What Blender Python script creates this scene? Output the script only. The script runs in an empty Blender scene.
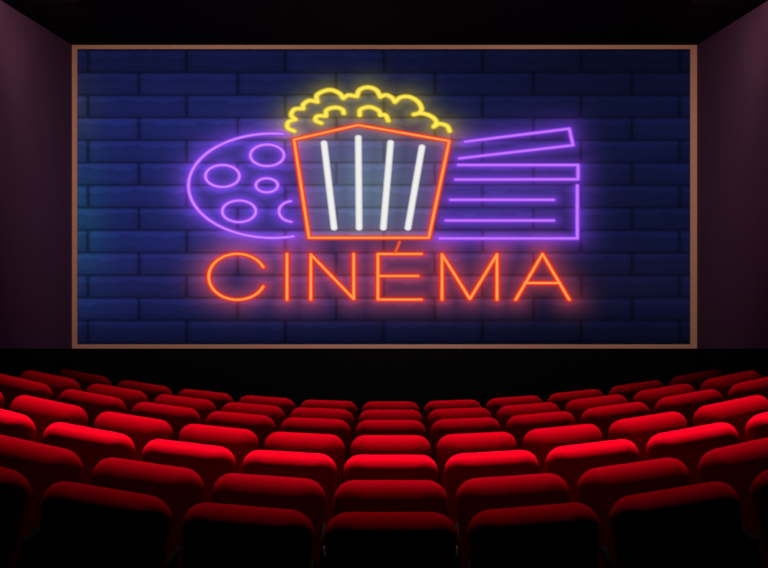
import bpy, bmesh, math
import numpy as np
from mathutils import Matrix, Vector

S = bpy.context.scene
COL = S.collection
F = 1000.0            # focal length in pixels of the 768-wide photograph
HX, HY = 384.5, 241.0  # where the hall's depth lines meet
D = 15.0              # camera to screen wall, metres

# ------------------------------------------------------------------ camera
cd = bpy.data.cameras.new('camera')
cam = bpy.data.objects.new('camera', cd)
COL.objects.link(cam)
cam.location = (0, 0, 0)
cam.rotation_euler = (math.radians(90), 0, 0)
cd.sensor_width = 36
cd.lens = 36 * F / 768
cd.shift_x = -(HX - 384) / 768
cd.shift_y = -(284 - HY) / 768
cd.clip_end = 100
S.camera = cam

# ------------------------------------------------------------------ world and lights
w = bpy.data.worlds.new('world')
S.world = w
w.use_nodes = True
w.node_tree.nodes['Background'].inputs[0].default_value = (0.3, 0.05, 0.15, 1)
w.node_tree.nodes['Background'].inputs[1].default_value = 0.004
S.view_settings.view_transform = 'Standard'
S.view_settings.look = 'None'
S.view_settings.gamma = 1
S.view_settings.exposure = 0
S.view_settings.use_curve_mapping = False


def spot(name, loc, target, power, size, blend=1.0, color=(1, 1, 1), radius=0.12):
    l = bpy.data.lights.new(name, 'SPOT')
    l.energy = power
    l.spot_size = math.radians(size)
    l.spot_blend = blend
    l.color = color
    l.shadow_soft_size = radius
    o = bpy.data.objects.new(name, l)
    COL.objects.link(o)
    o.location = loc
    o.rotation_euler = (Vector(target) - Vector(loc)).to_track_quat('-Z', 'Y').to_euler()
    return o


def strip(name, loc, sx, sy, power, spread, color=(1, 1, 1), rot=(0, 0, 0)):
    l = bpy.data.lights.new(name, 'AREA')
    l.shape = 'RECTANGLE'
    l.size = sx
    l.size_y = sy
    l.energy = power
    l.spread = math.radians(spread)
    l.color = color
    o = bpy.data.objects.new(name, l)
    COL.objects.link(o)
    o.location = loc
    o.rotation_euler = rot
    return o


# unseen area strips added overhead, tilted back to light the seat tops
TILT = (math.radians(-18), 0, 0)
strip('seat_fill_strip', (0, 6.15, 2.88), 8.0, .25, 30, 28, (1, .8, .75), TILT)
strip('seat_fill_strip', (0, 7.55, 2.88), 8.8, .25, 310, 34, (1, .8, .75), TILT)
strip('seat_fill_strip', (0, 9.4, 2.88), 6.0, .25, 66, 38, (1, .8, .75), TILT)
strip('seat_fill_strip', (0, 11.2, 2.88), 4.4, .25, 38, 38, (1, .8, .75), TILT)
# unseen strip and spot added on each side to brighten the upper walls
for s in (-1, 1):
    strip('wall_fill_light', (s * 3.7, 10.7, 2.84), .08, 2.8, 20, 180, (1, .74, .72), (0, math.radians(-s * 82), 0))
    spot('wall_fill_light', (s * 3.5, 12.0, 2.7), (s * 4.69, 13.8, 2.0), 19, 90, .9, (1, .74, .72), .08)
# two unseen spots added under the ceiling to brighten the screen frame
for s in (-1, 1):
    spot('frame_fill_spot', (s * 2.0, 8.5, 2.8), (s * 2.3, D, 0.3), 540, 75, 1.0, (1, .9, .88), .1)


# ------------------------------------------------------------------ helpers
def lin(c):
    c = np.asarray(c, float) / 255.0
    return np.where(c <= .04045, c / 12.92, ((c + .055) / 1.055) ** 2.4)


def mat(name, rgb, rough=.8, spec=.3, metal=0.0, noise=0.0, nscale=40, sheen=0.0, bump=0.0):
    m = bpy.data.materials.new(name)
    m.use_nodes = True
    nt = m.node_tree
    b = nt.nodes['Principled BSDF']
    b.inputs['Roughness'].default_value = rough
    b.inputs['Metallic'].default_value = metal
    b.inputs['Specular IOR Level'].default_value = spec
    if sheen:
        b.inputs['Sheen Weight'].default_value = sheen
        b.inputs['Sheen Tint'].default_value = (1, .1, .15, 1)
    c = tuple(lin(rgb)) + (1,)
    tc = nt.nodes.new('ShaderNodeTexCoord')
    n = nt.nodes.new('ShaderNodeTexNoise')
    n.inputs['Scale'].default_value = nscale
    n.inputs['Detail'].default_value = 3
    nt.links.new(tc.outputs['Object'], n.inputs['Vector'])
    mx = nt.nodes.new('ShaderNodeMix')
    mx.data_type = 'RGBA'
    mx.inputs[6].default_value = tuple(v * (1 - noise) for v in c[:3]) + (1,)
    mx.inputs[7].default_value = tuple(min(1, v * (1 + noise)) for v in c[:3]) + (1,)
    nt.links.new(n.outputs['Fac'], mx.inputs[0])
    nt.links.new(mx.outputs[2], b.inputs['Base Color'])
    if bump:
        bp = nt.nodes.new('ShaderNodeBump')
        bp.inputs['Strength'].default_value = bump
        bp.inputs['Distance'].default_value = .002
        nt.links.new(n.outputs['Fac'], bp.inputs['Height'])
        nt.links.new(bp.outputs[0], b.inputs['Normal'])
    return m


M_WALL = mat('wall_plum', (97, 62, 86), .9, .1, noise=.06, nscale=3)
M_BLACK = mat('black_panel', (16, 12, 14), .95, .05, noise=.1)
M_CEIL = mat('ceiling_black', (22, 8, 16), .95, .05, noise=.1, nscale=5)
M_FLOOR = mat('dark_carpet', (18, 16, 22), .95, .05, noise=.3, nscale=60)
M_FRAME = mat('copper_frame', (240, 172, 140), .6, .3, noise=.05, nscale=6)
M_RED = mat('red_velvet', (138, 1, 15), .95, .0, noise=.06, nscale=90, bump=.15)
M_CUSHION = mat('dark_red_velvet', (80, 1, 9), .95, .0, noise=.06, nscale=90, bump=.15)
M_PLASTIC = mat('black_plastic', (9, 6, 7), 1.0, .0)
M_METAL = mat('dark_metal', (14, 12, 14), 1.0, .0)


def link_bm(name, bm, m, parent=None, smooth=False):
    me = bpy.data.meshes.new(name)
    bmesh.ops.recalc_face_normals(bm, faces=bm.faces)
    bm.to_mesh(me)
    bm.free()
    if smooth:
        for p in me.polygons:
            p.use_smooth = True
    me.materials.append(m)
    o = bpy.data.objects.new(name, me)
    COL.objects.link(o)
    o.parent = parent
    return o


def hexa(bm, pts):
    """pts: 4 bottom corners then 4 top corners"""
    v = [bm.verts.new(p) for p in pts]
    for f in ((0, 1, 2, 3), (4, 5, 6, 7), (0, 1, 5, 4), (1, 2, 6, 5), (2, 3, 7, 6), (3, 0, 4, 7)):
        bm.faces.new([v[i] for i in f])
    return v


def box(bm, x0, x1, y0, y1, z0, z1, bevel=0.0):
    v = hexa(bm, [(x0, y0, z0), (x1, y0, z0), (x1, y1, z0), (x0, y1, z0),
                  (x0, y0, z1), (x1, y0, z1), (x1, y1, z1), (x0, y1, z1)])
    if bevel:
        es = {e for q in v for e in q.link_edges}
        bmesh.ops.bevel(bm, geom=list(es), offset=bevel, segments=3, affect='EDGES', profile=.5)


def structure(name, bm, m, label=None):
    o = link_bm(name, bm, m)
    o['kind'] = 'structure'
    if label:
        o['label'] = label
    return o


# ------------------------------------------------------------------ the hall
W = (697 - 72) / 2 * D / F          # half width 4.6875
ZC = (HY - 45) * D / F              # ceiling height over the eye
SL = (348.5 - HY) / F               # rake of the black dado
YN = -1.5                           # rear end of the hall
ZB = -3.6

bm = bmesh.new(); box(bm, -W - .2, -W, YN, D + .2, ZB, ZC + .2); structure('wall_left', bm, M_WALL)
bm = bmesh.new(); box(bm, W, W + .2, YN, D + .2, ZB, ZC + .2); structure('wall_right', bm, M_WALL)
bm = bmesh.new(); box(bm, -W, W, D + .06, D + .2, ZB, ZC + .2); structure('wall_front', bm, M_BLACK)
bm = bmesh.new(); box(bm, -W - .2, W + .2, YN - .2, YN, ZB, ZC + .2); structure('wall_back', bm, M_BLACK)
bm = bmesh.new(); box(bm, -W, W, YN, D + .06, ZC, ZC + .2); structure('ceiling', bm, M_CEIL)
# raked black dado along both side walls
for n, s in ((1, -1), (2, 1)):
    bm = bmesh.new()
    a, b = s * (W - .012), s * W
    zn, zf = -SL * YN - .45, -SL * D
    zm = -SL * 3.0
    hexa(bm, [(a, 3.0, ZB), (b, 3.0, ZB), (b, D + .06, ZB), (a, D + .06, ZB),
              (a, 3.0, zm), (b, 3.0, zm), (b, D + .06, -SL * (D + .06)), (a, D + .06, -SL * (D + .06))])
    structure('trim_%d' % n, bm, M_BLACK, 'black raked dado panel along the side wall')
# black stage front under the screen
bm = bmesh.new(); box(bm, -W + .012, W - .012, D - .02, D + .06, ZB, -SL * D - .001)
structure('trim_3', bm, M_BLACK, 'black panel under the screen')

# ------------------------------------------------------------------ seat rows: where the tops of the backs lie
ROW_D = [4.26, 4.98, 5.99, 7.03, 8.05, 8.78, 9.76]
ROW_H = [1.163, 1.198, 1.287, 1.371, 1.446, 1.485, 1.570]
PITCH = .605
BOW = .283        # how much the rows rise to the sides
CURV = 45.0      # radius of the row arcs
SKEW = .0061     # the seat block is turned a little against the hall
H = .95          # seat height


def top_point(s, d):
    """top of a seat back at arc position s of the row at distance d, with roll and yaw"""
    h = float(np.interp(d, [1.5] + ROW_D + [14.98], [.98] + ROW_H + [1.83]))
    x = CURV * math.sin(s / CURV)
    y = d + CURV * (1 - math.cos(s / CURV))
    z = -h + BOW * s * s / d
    roll = -math.atan(2 * BOW * s / d)
    yaw = s / CURV - SKEW
    return Vector((x + SKEW * d, y, z)), roll, yaw


def seat_matrix(s, d):
    p, roll, yaw = top_point(s, d)
    R = Matrix.Rotation(yaw, 4, 'Z') @ Matrix.Rotation(roll, 4, 'Y')
    return Matrix.Translation(p - (R @ Vector((0, 0, H)))) @ R


# floor: the raked and dished carpet the seats stand on
bm = bmesh.new()
ds = [2.6] + [2.6 + i * .4 for i in range(1, 31)] + [D - .02]
ss = [i * .25 for i in range(-16, 17)]
grid = []
for d in ds:
    row = []
    for s in ss:
        m_ = seat_matrix(s, max(d, 3.6))
        p = m_.translation.copy()
        p.y = d if d > D - 1 else p.y + (d - max(d, 3.6))
        row.append(p)
    xl, xr = row[0].copy(), row[-1].copy()
    xl.x, xr.x = -W + .012, W - .012
    row = [xl] + row + [xr]
    grid.append([bm.verts.new(p) for p in row])
for a, b in zip(grid, grid[1:]):
    for i in range(len(a) - 1):
        bm.faces.new((a[i], a[i + 1], b[i + 1], b[i]))
fl = structure('floor', bm, M_FLOOR)


# ------------------------------------------------------------------ the screen picture
def arc(cx, cy, rx, ry, a0, a1, n=40):
    t = np.radians(np.linspace(a0, a1, n))
    return [(cx + rx * math.cos(a), cy - ry * math.sin(a)) for a in t]


def smooth(pts, n=8):
    P = [np.array(p, float) for p in pts]
    P = [2 * P[0] - P[1]] + P + [2 * P[-1] - P[-2]]
    out = []
    for i in range(1, len(P) - 2):
        for k in range(n):
            t = k / n
            a, b, c, e = P[i - 1], P[i], P[i + 1], P[i + 2]
            out.append(tuple(.5 * ((2 * b) + (c - a) * t + (2 * a - 5 * b + 4 * c - e) * t * t + (3 * b - a - 3 * c + e) * t ** 3)))
    out.append(tuple(P[-2]))
    return out


def z1(pts):      # from the measuring grid of the popcorn
    return [(280 + x / 4.267, 80 + y / 4.267) for x, y in pts]


LET = {
    'C': [arc(237.3, 276.8, 28.6, 23, 25, 335)],
    'I': [[(287, 254), (287, 299.7)]],
    'N': [[(310.8, 299.7), (310.8, 254.5), (353.7, 299), (353.7, 254)]],
    'É': [[(421.5, 254), (377.9, 254), (377.9, 299.6), (421.5, 299.6)], [(378, 276), (418, 276)],
          ],
    'M': [[(442, 299.7), (442, 254.3), (469.9, 299), (497, 254.3), (497, 299.7)]],
    'A': [[(515.7, 299.7), (542.5, 254), (569.2, 299.7)], [(525, 283), (560, 283)]],
}
TUB = [(294, 139.6), (358, 125), (449.2, 141), (428.8, 237.8), (309, 237.8)]
BARS = [[(324, 143), (334.1, 228)], [(358.3, 137.5), (359.1, 228)], [(390.6, 142.5), (383.3, 228)], [(422, 147), (407.9, 228)]]
REEL = [arc(273, 185.7, 84.5, 52.2, 83, 284, 90)] + \
       [arc(cx, cy, rx, ry, 0, 360, 40) for cx, cy, rx, ry in
        ((267.2, 155.3, 16.8, 10.8), (222.4, 176, 17, 11), (266.8, 185.3, 11, 7), (239, 211.3, 16.8, 10.8))] + \
       [arc(293, 211.4, 14, 10.4, 100, 262, 24)]
CLAP = [[(465, 141.7), (569.3, 128.7), (573, 145.2), (459.3, 158.4)],
        [(458.3, 165), (578, 165), (578, 179.3), (455.7, 179.6)],
        [(577.3, 185.5), (577.3, 238.4), (439.6, 238.4)],
        [(450.5, 199.8), (553.6, 199.8)], [(446, 220.5), (553.6, 220.5)]]
CORN = [z1(smooth(p)) for p in (
    [(60, 218), (34, 205), (35, 180), (66, 168)],
    [(66, 168), (48, 150), (62, 125), (99, 122)],
    [(99, 122), (100, 104), (125, 88), (160, 93)],
    [(158, 93), (160, 62), (210, 42), (252, 56), (270, 78)],
    [(270, 78), (292, 65), (328, 70)],
    [(328, 70), (340, 42), (376, 31), (412, 44), (428, 72)],
    [(428, 72), (452, 64), (478, 76), (490, 94)],
    [(490, 94), (515, 74), (552, 72), (588, 92), (604, 122), (594, 140), (571, 147)],
    [(571, 147), (605, 142), (645, 155), (667, 178), (656, 200)],
    [(656, 200), (680, 187), (712, 196), (724, 218)],
    [(176, 184), (152, 172), (160, 154), (196, 154)],
    [(196, 154), (200, 128), (236, 117), (266, 126), (272, 142)],
    [(340, 150), (344, 126), (382, 115), (420, 130), (428, 150)],
    [(428, 150), (450, 150), (462, 174)])]

ST = 1.32                      # the picture is stretched sideways; strokes are wider in x than in y
GX = np.linspace(77.0, 690.5, 880)
GY = np.linspace(49.0, 344.5, 424)
PX, PY = np.meshgrid(GX, GY)


def dist(polys):
    best = np.full(PX.shape, 1e9)
    for P in polys:
        for (x0, y0), (x1, y1) in zip(P, P[1:]):
            y0, y1 = y0 * ST, y1 * ST
            dx, dy = x1 - x0, y1 - y0
            L = dx * dx + dy * dy + 1e-9
            t = np.clip(((PX - x0) * dx + (PY * ST - y0) * dy) / L, 0, 1)
            best = np.minimum(best, (PX - x0 - t * dx) ** 2 + (PY * ST - y0 - t * dy) ** 2)
    return np.sqrt(best)


def inside(poly):
    r = np.zeros(PX.shape, bool)
    n = len(poly)
    for i in range(n):
        (x0, y0), (x1, y1) = poly[i], poly[(i + 1) % n]
        if y0 == y1:
            continue
        c = ((y0 > PY) != (y1 > PY)) & (PX < (x1 - x0) * (PY - y0) / (y1 - y0) + x0)
        r ^= c
    return r


def sm(a, b, x):
    t = np.clip((x - a) / (b - a), 0, 1)
    return t * t * (3 - 2 * t)


def gauss(cx, cy, sx, sy):
    return np.exp(-((PX - cx) / sx) ** 2 - ((PY - cy) / sy) ** 2)


# --- painted brick wall shown on the screen (values are display values 0..255)
BH, BW = 22.53, 98.6
ry = (PY - 49.6) / BH
rowi = np.floor(ry).astype(int)
v = ry - rowi
off = np.where(rowi % 2 == 0, 88.0, 139.0)
bu = (PX - off) / BW
bi = np.floor(bu).astype(int)
u = bu - bi
dv = np.minimum(v, 1 - v) * BH
du = np.minimum(u, 1 - u) * BW
mort = 1 - (1 - np.exp(-(dv / 1.15) ** 2)) * (1 - np.exp(-(du / 1.5) ** 2))
hsh = np.abs(np.sin(rowi * 12.9898 + bi * 78.233) * 43758.5453) % 1.0
wave = .5 + .25 * np.sin(u * 9 + hsh * 20) + .18 * np.sin(u * 23 + hsh * 50) + .1 * np.sin(u * 51 + hsh * 9)
hi = sm(.05, .14, v) * (1 - sm(.16 + .22 * wave, .22 + .24 * wave, v))
lo = sm(.62 + .22 * wave, .7 + .22 * wave, v) * (1 - sm(.9, .97, v))
tone = 1 + .10 * (hsh - .5) + .17 * hi - .08 * lo
tone = tone * (1 - .36 * mort) * (1 - .1 * np.exp(-(du / 4) ** 2))
vert = .62 + .38 * sm(45, 125, PY) - .12 * sm(240, 300, PY) - .36 * sm(295, 348, PY)
lr = 1 - .42 * sm(240, 640, PX)
base = np.stack([26 * np.ones_like(PX), 33 * np.ones_like(PX), 90 * np.ones_like(PX)], -1)
rgb = base * (tone * vert * lr)[..., None]
teal = np.exp(-((PX - 77) / 30) ** 2 - ((PY - 222) / 70) ** 2)
rgb += (teal * tone)[..., None] * np.array([2, 26, 8])
rgb += (np.exp(-((PX - 77) / 22) ** 2 - ((PY - 110) / 40) ** 2) * tone)[..., None] * np.array([14, 12, -8])

corn_d, reel_d, clap_d = dist(CORN), dist(REEL), dist(CLAP)
tub_d = dist([TUB + TUB[:1]])
bar_ds = [dist([b]) for b in BARS]
bar_d = np.minimum.reduce(bar_ds)
let_ds = {k: dist(p) for k, p in LET.items()}
let_d = np.minimum.reduce(list(let_ds.values()))

tub_in = inside(TUB)
reel_out = arc(273, 185.7, 84.5, 52.2, 83, 284, 90)
reel_in = inside(reel_out + [(309, 237), (294, 139)]) & ~tub_in
clap_hull = [(465, 141.7), (569.3, 128.7), (573, 145.2), (560, 158), (578, 165), (578, 238.4), (439.6, 238.4)]
clap_in = inside(clap_hull) & ~tub_in
corn_out = sum(CORN[:10], [])
corn_in = inside(corn_out + [(450, 141), (358, 125), (293, 139)]) & ~tub_in


def add(mask, col):
    global rgb
    rgb = rgb + (mask * (1 - .12 * mort) * (1 + .06 * hi))[..., None] * np.array(col, float)


# light that the picture shows around its neon lines
add(np.exp(-reel_d / 6), (60, 22, 105))
add(np.exp(-(reel_d / 22) ** 2), (30, 10, 34))
add(np.exp(-clap_d / 6), (60, 22, 105))
add(np.exp(-(clap_d / 22) ** 2), (30, 12, 42))
add(np.exp(-let_d / 5), (90, 10, 0))
add(np.exp(-(let_d / 23) ** 2), (74, 22, 14))
add(gauss(390, 278, 195, 27), (24, 5, 4))
add(np.exp(-corn_d / 9), (70, 58, 5))
add(np.exp(-(corn_d / 22) ** 2), (34, 30, -8))
add(np.exp(-tub_d / 6), (80, 16, 8))
soft = lambda m_, dd, k: np.where(m_, 1.0, np.exp(-(dd / k) ** 2))
add(gauss(240, 188, 75, 62), (16, 12, 24))
add(gauss(510, 185, 80, 62), (14, 10, 18))
add(corn_in * 1.0, (22, 18, 5))
add(tub_in * 1.0, (40, 20, 20))
f = tub_in * (gauss(368, 190, 52, 62))
rgb = rgb * (1 - .25 * f[..., None])
add(f, (36, 60, 48))
add(tub_in * np.exp(-(bar_d / 14) ** 2), (14, 16, 16))


def stroke(dd, hw, edge, core, corew=.42):
    """blend a neon line over the picture"""
    global rgb
    a = 1 - sm(hw - .9, hw + .9, dd)
    c = 1 - sm(hw * corew * .3, hw * (corew + .55), dd)
    colr = np.array(edge, float) * (1 - c[..., None]) + np.array(core, float) * c[..., None]
    rgb = rgb * (1 - a[..., None]) + colr * a[..., None]


stroke(reel_d, 2.6, (128, 52, 232), (214, 138, 255))
stroke(clap_d, 2.6, (128, 52, 232), (204, 124, 255))
stroke(let_d, 3.0, (238, 36, 12), (255, 168, 84), .3)
acc_d = dist([[(399.6, 241.8), (395.4, 252.4)]])
stroke(acc_d, 1.6, (238, 60, 20), (238, 96, 40))
let_ds['É'] = np.minimum(let_ds['É'], acc_d + 1)
stroke(corn_d, 3.1, (206, 164, 22), (255, 238, 92), .6)
stroke(bar_d, 3.5, (196, 196, 202), (243, 241, 238), .8)
stroke(tub_d, 3.0, (240, 48, 18), (255, 164, 88), .3)
rgb = np.clip(rgb, 0, 255)

# --- split the picture into the figures it shows (all in the plane of the screen)
HW = 3.6
owner = np.zeros(PX.shape, int)
names = {0: None}


def own(mask, idx):
    owner[mask] = idx


own(reel_in | (reel_d < HW), 2)
own(clap_in | (clap_d < HW), 3)
own((corn_in & (PY < 142)) | (corn_d < HW), 4)
own(tub_in | (tub_d < HW), 1)
own(corn_d < 3.0, 4)
for i, bd in enumerate(bar_ds):
    own(bd < 4.4, 5 + i)
for i, k in enumerate(LET):
    own((let_ds[k] < HW) & (owner == 0), 10 + i)
own(let_ds['É'] < 3.0, 13)

m = bpy.data.materials.new('screen_picture')
m.use_nodes = True
nt = m.node_tree
nt.nodes.clear()
at_ = nt.nodes.new('ShaderNodeAttribute'); at_.attribute_name = 'picture'
em = nt.nodes.new('ShaderNodeEmission')
out = nt.nodes.new('ShaderNodeOutputMaterial')
nt.links.new(at_.outputs['Color'], em.inputs['Color'])
nt.links.new(em.outputs[0], out.inputs['Surface'])
M_PIC = m

YS = D + .03           # the picture lies a little behind the front of its frame
K = YS / F
VX, VZ = (PX - HX) * K, (HY - PY) * K
LINRGB = lin(rgb)
cells = owner[:-1, :-1]
NX = len(GX)


def picture_part(name, idx, parent, label=None):
    jj, ii = np.nonzero(cells == idx)
    quads = np.stack([jj * NX + ii, (jj + 1) * NX + ii, (jj + 1) * NX + ii + 1, jj * NX + ii + 1], -1)
    used, inv = np.unique(quads, return_inverse=True)
    inv = inv.reshape(-1, 4)
    co = np.stack([VX.ravel()[used], np.full(len(used), YS), VZ.ravel()[used]], -1)
    me = bpy.data.meshes.new(name)
    me.vertices.add(len(used)); me.vertices.foreach_set('co', co.ravel())
    me.loops.add(inv.size); me.loops.foreach_set('vertex_index', inv.ravel().astype(np.int32))
    me.polygons.add(len(inv)); me.polygons.foreach_set('loop_start', np.arange(0, inv.size, 4, dtype=np.int32))
    me.update(calc_edges=True)
    ca = me.color_attributes.new('picture', 'FLOAT_COLOR', 'POINT')
    c4 = np.ones((len(used), 4)); c4[:, :3] = LINRGB.reshape(-1, 3)[used]
    ca.data.foreach_set('color', c4.ravel())
    me.materials.append(M_PIC)
    o = bpy.data.objects.new(name, me)
    COL.objects.link(o)
    o.parent = parent
    if label:
        o['label'] = label
    return o


scr = bpy.data.objects.new('cinema_screen', None)
COL.objects.link(scr)
scr['label'] = 'wide copper-framed cinema screen showing neon popcorn and CINÉMA on blue bricks'
scr['category'] = 'screen'
picture_part('brick_picture', 0, scr, 'dark blue brick wall shown behind the neon')
tub = picture_part('popcorn_bucket', 1, scr, 'orange neon outline of a popcorn bucket')
for i in range(4):
    picture_part('bucket_stripe', 5 + i, tub, 'white glowing stripe')
picture_part('popcorn', 4, tub, 'yellow neon popcorn puffs')
picture_part('film_reel', 2, scr, 'purple neon film reel with round holes')
picture_part('clapperboard', 3, scr, 'purple neon clapperboard with two lines')
for i, k in enumerate(LET):
    picture_part('letter', 10 + i, scr, 'orange neon letter %s' % k)

# frame
bm = bmesh.new()
def P(px, py, y=D): return ((px - HX) * y / F, y, (HY - py) * y / F)
o4 = [(72, 45), (697, 45), (697, 348.5), (72, 348.5)]
i4 = [(77, 49), (690.5, 49), (690.5, 344.5), (77, 344.5)]
fo = [bm.verts.new(P(*p)) for p in o4]
fi = [bm.verts.new(P(*p)) for p in i4]
bo = [bm.verts.new((q.co.x, D + .058, q.co.z)) for q in fo]
bi_ = [bm.verts.new((q.co.x, D + .058, q.co.z)) for q in fi]
for i in range(4):
    j = (i + 1) % 4
    bm.faces.new((fo[i], fo[j], fi[j], fi[i]))
    bm.faces.new((bo[i], bo[j], bi_[j], bi_[i]))
    bm.faces.new((fo[i], fo[j], bo[j], bo[i]))
    bm.faces.new((fi[i], fi[j], bi_[j], bi_[i]))
link_bm('screen_frame', bm, M_FRAME, scr)['label'] = 'thin copper frame around the screen'


# ------------------------------------------------------------------ cinema seats
def pillow(bm, hw, z0, z1, r, ins, yr, yf, taper=0.0, lean=0.0, nc=8, nt_=8, yb=0.0, zref=None):
    """upright padded panel, rounded outline; yr / yf depth of its rear / front bulge"""
    def outline(t):
        a, b0, b1, rr = hw - t, z0 + t, z1 - t, r * (1 - .6 * t / ins)
        pts = []
        for cx, cz, a0 in ((a - rr, b1 - rr, 0), (-(a - rr), b1 - rr, 90), (-(a - rr), b0 + rr, 180), (a - rr, b0 + rr, 270)):
            for k in range(nc + 1):
                an = math.radians(a0 + 90 * k / nc)
                pts.append((cx + rr * math.cos(an), cz + rr * math.sin(an)))
        return pts
    def place(p, y):
        x, z = p
        x *= 1 - taper * max(0, (z1 - .12 - z)) / (z1 - z0)
        return (x, y + yb - lean * (z - z0), z)
    mid = [bm.verts.new(place(p, 0)) for p in outline(0)]
    for sgn, dep in ((-1, yr), (1, yf)):
        prev = mid
        for k in range(1, nt_ + 1):
            an = math.pi / 2 * k / nt_
            t = ins * (1 - math.cos(an))
            cur = [bm.verts.new(place(p, sgn * dep * math.sin(an))) for p in outline(t)]
            n = len(cur)
            for i in range(n):
                bm.faces.new((prev[i], prev[(i + 1) % n], cur[(i + 1) % n], cur[i]))
            prev = cur
        bm.faces.new(prev)


def build_seat():
    root = bpy.data.objects.new('cinema_chair', None)
    COL.objects.link(root)
    bm = bmesh.new()
    pillow(bm, .285, .34, H, .105, .155, .125, .06, taper=.09, lean=.2, yb=.15, nt_=12)
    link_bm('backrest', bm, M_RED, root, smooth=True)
    # seat cushion, tipped up against the back
    bm = bmesh.new()
    pillow(bm, .225, .30, .70, .07, .05, .045, .05, lean=.16, yb=.26, nc=5, nt_=4)
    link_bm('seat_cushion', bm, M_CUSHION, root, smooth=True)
    for s in (-1, 1):
        bm = bmesh.new()
        x0, x1 = sorted((s * .246, s * .268))
        box(bm, x0, x1, .22, .40, .30, .60, .004)
        x0, x1 = sorted((s * .240, s * .276))
        box(bm, x0, x1, .17, .45, .58, .615, .01)
        link_bm('armrest', bm, M_PLASTIC, root)
    bm = bmesh.new()
    box(bm, -.20, .20, .14, .20, .0, .36, .008)
    box(bm, -.25, .25, .14, .38, .27, .305, .006)
    box(bm, -.22, .22, .06, .32, .0, .02, .004)
    link_bm('base', bm, M_METAL, root)
    return root


proto = build_seat()
kids = list(proto.children)
ROWN = ['nearest row', 'second nearest row', 'third nearest row', 'fourth, central row',
        'third row from the screen', 'second row from the screen', 'row closest to screen']
NUM = {1: 'first', 2: 'second', 3: 'third', 4: 'fourth', 5: 'fifth'}
LIM = [(-3, 3), (-3, 3), (-4, 4), (-5, 4), (-5, 5), (-5, 5), (-5, 5)]
first = True
for r, d in enumerate(ROW_D):
    for j in range(LIM[r][0], LIM[r][1] + 1):
        if first:
            o = proto; first = False
        else:
            o = proto.copy(); COL.objects.link(o)
            for k in kids:
                c = k.copy(); COL.objects.link(c); c.parent = o
        o.matrix_world = seat_matrix(j * PITCH, d)
        if j == 0:
            where = 'middle seat'
        else:
            where = '%s %s of the middle' % (NUM[abs(j)], 'left' if j < 0 else 'right')
        o['label'] = 'red velvet cinema chair, %s, %s' % (where, ROWN[r])
        o['category'] = 'chair'
        o['group'] = 'red cinema chairs in the ' + ROWN[r]
